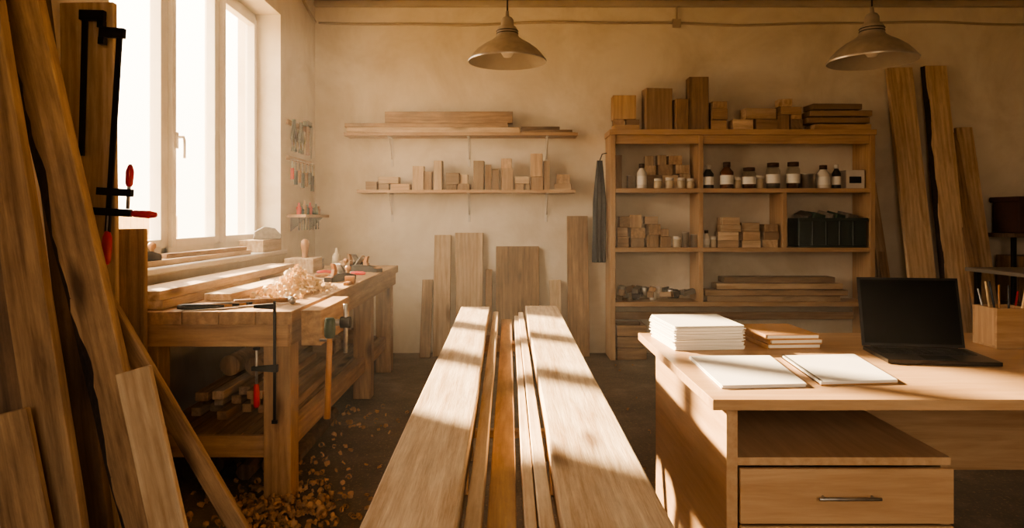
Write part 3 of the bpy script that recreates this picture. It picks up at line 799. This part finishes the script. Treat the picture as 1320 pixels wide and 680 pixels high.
o = Obj('tool_shelf')
o.bb(X, X+.16, 5.85, 6.6, 1.30, 1.325, shelfw); bx = X
for y in (5.95, 6.5): o.prism([(0, 0), (.13, 0), (0, -.12)], .02, Tr((X, y+.01, 1.30)) @ RX(90), iron)
for i, (y, h, m) in enumerate(((5.92, .10, redp), (6.0, .07, iron), (6.08, .12, handlew), (6.16, .09, iron), (6.25, .11, redp), (6.34, .06, iron), (6.44, .1, iron), (6.53, .08, handlew))):
    o.lathe([(.02, 0), (.022, h*.6), (.012, h*.7), (.009, h)], Tr((X+.08, y, 1.325)), m, 10)
    o.cyl((X+.08, y, 1.30), (X+.08, y, 1.19), .007, iron, seg=6)
o.build(.001)

# ------------------------------------------------------------------ pendants
def pendant(x, y, zr, s=1.0):
    o = Obj('pendant_lamp'); T = Tr((x, y, zr)) @ Matrix.Scale(s, 4)
    out = [(.200, 0), (.203, .006), (.196, .014), (.180, .035), (.155, .062), (.120, .088), (.085, .108), (.062, .125), (.055, .14), (.053, .165), (.046, .178), (.034, .186), (.032, .215), (.024, .228), (.010, .235), (.008, .262), (.0001, .264)]
    o.lathe(out, T, alu, 48, cap=False)
    inn = [(.200, 0), (.190, .014), (.174, .035), (.149, .060), (.114, .086), (.078, .105), (.045, .12), (.0001, .125)]
    o.lathe(inn, T, aluin, 48, cap=False)
    o.lathe([(.0001, .022), (.02, .026), (.032, .045), (.032, .06), (.022, .085), (.018, .12)], T, bulbm, 20, cap=False)
    for z_ in (.145, .158): o.lathe([(.0555, z_-.002), (.0575, z_), (.0555, z_+.002)], T, iron, 32, cap=False)
    o.cyl((x, y, zr+.255*s), (x, y, H-.03), .0045, blackp, seg=8)
    o.lathe([(.05, 0), (.05, .02), (.0001, .03)], Tr((x, y, H)) @ RX(180), iron, 20)
    o.build(0)
pendant(-.008, 3.6, 2.10)
pendant(1.835, 3.53, 2.085, 1.06)

# ------------------------------------------------------------------ desk
DX0, DX1, DY0, DY1, DZ = .605, 2.75, 2.07, 3.27, .76
o = Obj('office_desk')
o.bb(DX0, DX1, DY0, DY1, DZ-.032, DZ, deskw)
o.bb(DX0+.065, DX0+.10, DY0+.08, DY1-.08, 0, DZ-.032, deskw)       # left side
px0, px1, py0, py1 = DX0+.10, 1.365, DY0+.09, DY1-.15
o.bb(px1-.03, px1, py0, py1, .04, .55, deskw)
o.bb(px0, px1, py1-.02, py1, .04, DZ-.032, deskw)
o.bb(px0, px1+.0, py0-.005, py1-.02, .535, .56, deskw)
o.bb(px0, px1-.03, py0, py1-.02, .04, .06, deskw)
o.bb(px0+.004, px1-.002, py0-.022, py0-.006, .362, .530, deskw)   # drawer
o.bb(px0+.004, px1-.002, py0-.022, py0-.006, .05, .354, deskw)
for zz in (.447, .22):
    xc = (px0+px1)/2+.0
    o.cyl((xc-.075, py0-.022, zz), (xc-.075, py0-.045, zz), .004, steel, seg=8); o.cyl((xc+.075, py0-.022, zz), (xc+.075, py0-.045, zz), .004, steel, seg=8)
    o.cyl((xc-.095, py0-.045, zz), (xc+.095, py0-.045, zz), .0055, steel)
o.bb(px1, DX1-.1, DY1-.42, DY1-.40, .27, DZ-.032, deskw)           # modesty panel
o.bb(DX1-.10, DX1-.065, DY0+.08, DY1-.08, 0, DZ-.032, deskw)
o.build(.002, segs=2)

def quadstack(name, P, z0, layers, th, mat, seed=1, jit=.004, top=None):
    rr = random.Random(seed); o = Obj(name)
    cx = sum(p[0] for p in P)/4; cy = sum(p[1] for p in P)/4
    for i in range(layers):
        a = rr.uniform(-jit, jit)*2; dx, dy = rr.uniform(-jit, jit), rr.uniform(-jit, jit)
        poly = []
        for (x, y) in P:
            u, v = x-cx, y-cy
            poly.append((cx+u*math.cos(a)-v*math.sin(a)+dx, cy+u*math.sin(a)+v*math.cos(a)+dy))
        o.prism(poly, th*.93, Tr((0, 0, z0+i*th)), mat)
    return o
o = quadstack('paper_stack', [(.672, 2.83), (.962, 2.86), (.945, 3.2), (.645, 3.18)], DZ+.0005, 26, .0038, paper, 3, .007); o.build(.0006)
o = quadstack('paper_sheets', [(.672, 2.20), (.948, 2.225), (1.0, 2.68), (.690, 2.67)], DZ+.0005, 4, .0028, paper, 4, .002); o.build(.0005)
o = Obj('spiral_notebook')
P = [(1.0, 2.24), (1.265, 2.27), (1.335, 2.70), (1.045, 2.67)]
o.prism(P, .003, Tr((0, 0, DZ+.0005)), kraft); o.prism([(a*.99+.012, b*.995+.012) for a, b in P], .009, Tr((0, 0, DZ+.004)), paper)
for i in range(34):
    f = (i+.5)/34; x = 1.0+(.045)*f+.002; y = 2.24+.43*f
    o.tube([(x+.008*math.cos(a), y, DZ+.0095+.008*math.sin(a)) for a in [k*1.05 for k in range(7)]], .0011, iron, seg=5)
o.build(.0005)
o = Obj('notebook_stack')
zz = DZ+.0005
for i, (dx, a) in enumerate(((0, 0), (.006, .02), (-.004, -.015))):
    c = (1.165+dx, 3.02, 0); rot = (0, 0, .06+a)
    o.box((c[0], c[1], zz+.0015), (.225, .30, .003), kraft, rot); o.box((c[0]+.003, c[1], zz+.0095), (.214, .292, .013), paper if i != 3 else kraft, rot)
    o.box((c[0], c[1], zz+.0175), (.225, .30, .003), kraft, rot)
    o.box((c[0]-.1125, c[1]-.007, zz+.0095), (.004, .30, .019), kraft, rot)
    zz += .0195
o.build(.001)

# laptop
o = Obj('laptop')
T0 = Tr((1.44, 2.84, DZ+.0005)) @ RZ(-9)
o.T = T0
W_, D_ = .385, .27
o.bb(0, W_, -D_, 0, .003, .017, lapb)
for x in (.03, W_-.03):
    for y in (-.03, -D_+.03): o.cyl((x, y, 0), (x, y, .004), .008, blackp)
o.bb(.02, W_-.02, -.145, -.025, .0165, .0172, blackp)
for r in range(5):
    for c in range(14):
        x = .024+c*.0243; y = -.05-r*.0225
        o.bb(x, x+.021, y, y+.019, .0172, .0192, keym)
o.bb(W_/2-.055, W_/2+.055, -D_+.02, -D_+.10, .017, .0176, keym)
o.cyl((.03, .004, .014), (W_-.03, .004, .014), .007, blackp)
o.T = T0 @ Tr((0, .006, .014)) @ RX(-14)
o.bb(0, W_, 0, .007, .004, .285, lapb)
o.bb(.002, W_-.002, -.0012, 0, .006, .283, blackp); o.bb(.010, W_-.010, -.0018, -.0012, .016, .275, screenm)
o.build(.0012)

# pen holder
o = Obj('pen_holder')
x0, x1, y0, y1 = 2.005, 2.16, 2.87, 3.02
o.bb(x0, x1, y0, y1, DZ+.0005, DZ+.012, shelfw)
for (a, b, c, d) in ((x0, x1, y0, y0+.012), (x0, x1, y1-.012, y1), (x0, x0+.012, y0+.012, y1-.012), (x1-.012, x1, y0+.012, y1-.012)): o.bb(a, b, c, d, DZ+.012, DZ+.165, shelfw)
for i, (bx_, by_, tx_, ty_, m) in enumerate(((.04, .03, -.01, .03, blackp), (.06, .10, .035, .12, shav), (.08, .04, .07, .03, blackp), (.09, .11, .10, .13, handlew), (.11, .04, .14, .03, shav), (.05, .11, .01, .13, steel), (.12, .09, .16, .10, redp))):
    o.cyl((x0+bx_, y0+by_, DZ+.013), (x0+tx_, y0+ty_, DZ+.275-.008*i), .0055, m, r2=.004, seg=7)
o.build(.001)

# ------------------------------------------------------------------ airborne sawdust hanging in the air between the window, bench and planks
hm = bpy.data.materials.new('airborne_sawdust'); hm.use_nodes = True
ht = hm.node_tree; ht.nodes.remove(ht.nodes['Principled BSDF'])
pv = ht.nodes.new('ShaderNodeVolumePrincipled'); pv.inputs['Color'].default_value = (.95, .87, .76, 1)
pv.inputs['Density'].default_value = .015; pv.inputs['Anisotropy'].default_value = .35
ht.links.new(pv.outputs[0], ht.nodes['Material Output'].inputs['Volume'])
try: hm.cycles.homogeneous_volume = True
except Exception: pass
vol = bpy.data.volumes.new('sawdust_haze'); vol.materials.append(hm)
vob = bpy.data.objects.new('sawdust_haze', vol); sc.collection.objects.link(vob)
ng = bpy.data.node_groups.new('haze_grid', 'GeometryNodeTree')
ng.interface.new_socket(name='Geometry', in_out='INPUT', socket_type='NodeSocketGeometry')
ng.interface.new_socket(name='Geometry', in_out='OUTPUT', socket_type='NodeSocketGeometry')
vc = ng.nodes.new('GeometryNodeVolumeCube'); sm = ng.nodes.new('GeometryNodeSetMaterial'); go = ng.nodes.new('NodeGroupOutput')
vc.inputs['Density'].default_value = 1.0
vc.inputs['Min'].default_value = (XL+.01, 2.5, .01); vc.inputs['Max'].default_value = (1.4, YB-.01, H-.01)
for k_ in 'XYZ': vc.inputs['Resolution '+k_].default_value = 4
sm.inputs['Material'].default_value = hm
ng.links.new(vc.outputs[0], sm.inputs[0]); ng.links.new(sm.outputs[0], go.inputs[0])
md = vob.modifiers.new('haze', 'NODES'); md.node_group = ng

# ------------------------------------------------------------------ light
d = Vector((2.6, -2.2, -1.42)).normalized()
sun = bpy.data.lights.new('sun', 'SUN'); sun.energy = 27; sun.color = (1, .74, .46); sun.angle = .04
so = bpy.data.objects.new('sun', sun); so.rotation_euler = d.to_track_quat('-Z', 'Y').to_euler(); so.location = (-8, 10, 6); sc.collection.objects.link(so)
def portal(name, loc, nrm, sx, sy):
    pl = bpy.data.lights.new(name, 'AREA'); pl.shape = 'RECTANGLE'; pl.size = sx; pl.size_y = sy
    pl.cycles.is_portal = True
    po = bpy.data.objects.new(name, pl); po.location = loc
    z = -Vector(nrm); y = Vector((0, 0, 1)); x = y.cross(z)
    po.rotation_euler = Matrix((x, y, z)).transposed().to_euler(); sc.collection.objects.link(po)
portal('window_portal', (-2.2, (WY0+WY1)/2, (WZ0+WZ1)/2), (1, 0, 0), WY1-WY0, WZ1-WZ0)
portal('window_portal', ((FX0+FX1)/2, YF-.18, (FZ0+FZ1)/2), (0, 1, 0), FX1-FX0, FZ1-FZ0)  # portal for the added fill opening behind the camera

w = bpy.data.worlds.new('hazy_evening_sky'); sc.world = w; w.use_nodes = True
t = w.node_tree; bg = t.nodes['Background']
tc = t.nodes.new('ShaderNodeTexCoord'); sp = t.nodes.new('ShaderNodeSeparateXYZ'); cr = t.nodes.new('ShaderNodeValToRGB')
t.links.new(tc.outputs['Generated'], sp.inputs[0]); t.links.new(sp.outputs['Z'], cr.inputs[0]); t.links.new(cr.outputs[0], bg.inputs[0])
cr.color_ramp.elements[0].position = 0.0; cr.color_ramp.elements[0].color = (.85, .64, .43, 1)
cr.color_ramp.elements[1].position = .35; cr.color_ramp.elements[1].color = (1, .87, .70, 1)
bg.inputs[1].default_value = 6.0

sc.view_settings.view_transform = 'AgX'
try: sc.view_settings.look = 'AgX - Medium High Contrast'
except Exception: pass
sc.view_settings.exposure = 0.8

# ------------------------------------------------------------------ camera
cam = bpy.data.cameras.new('camera'); cam.sensor_width = 36; cam.lens = 24.55
cam.shift_x = 4/1320; cam.shift_y = -60/1320; cam.clip_start = .05
co = bpy.data.objects.new('camera', cam); co.location = (0, 0, 1.3); co.rotation_euler = (math.pi/2, 0, 0)
sc.collection.objects.link(co); sc.camera = co
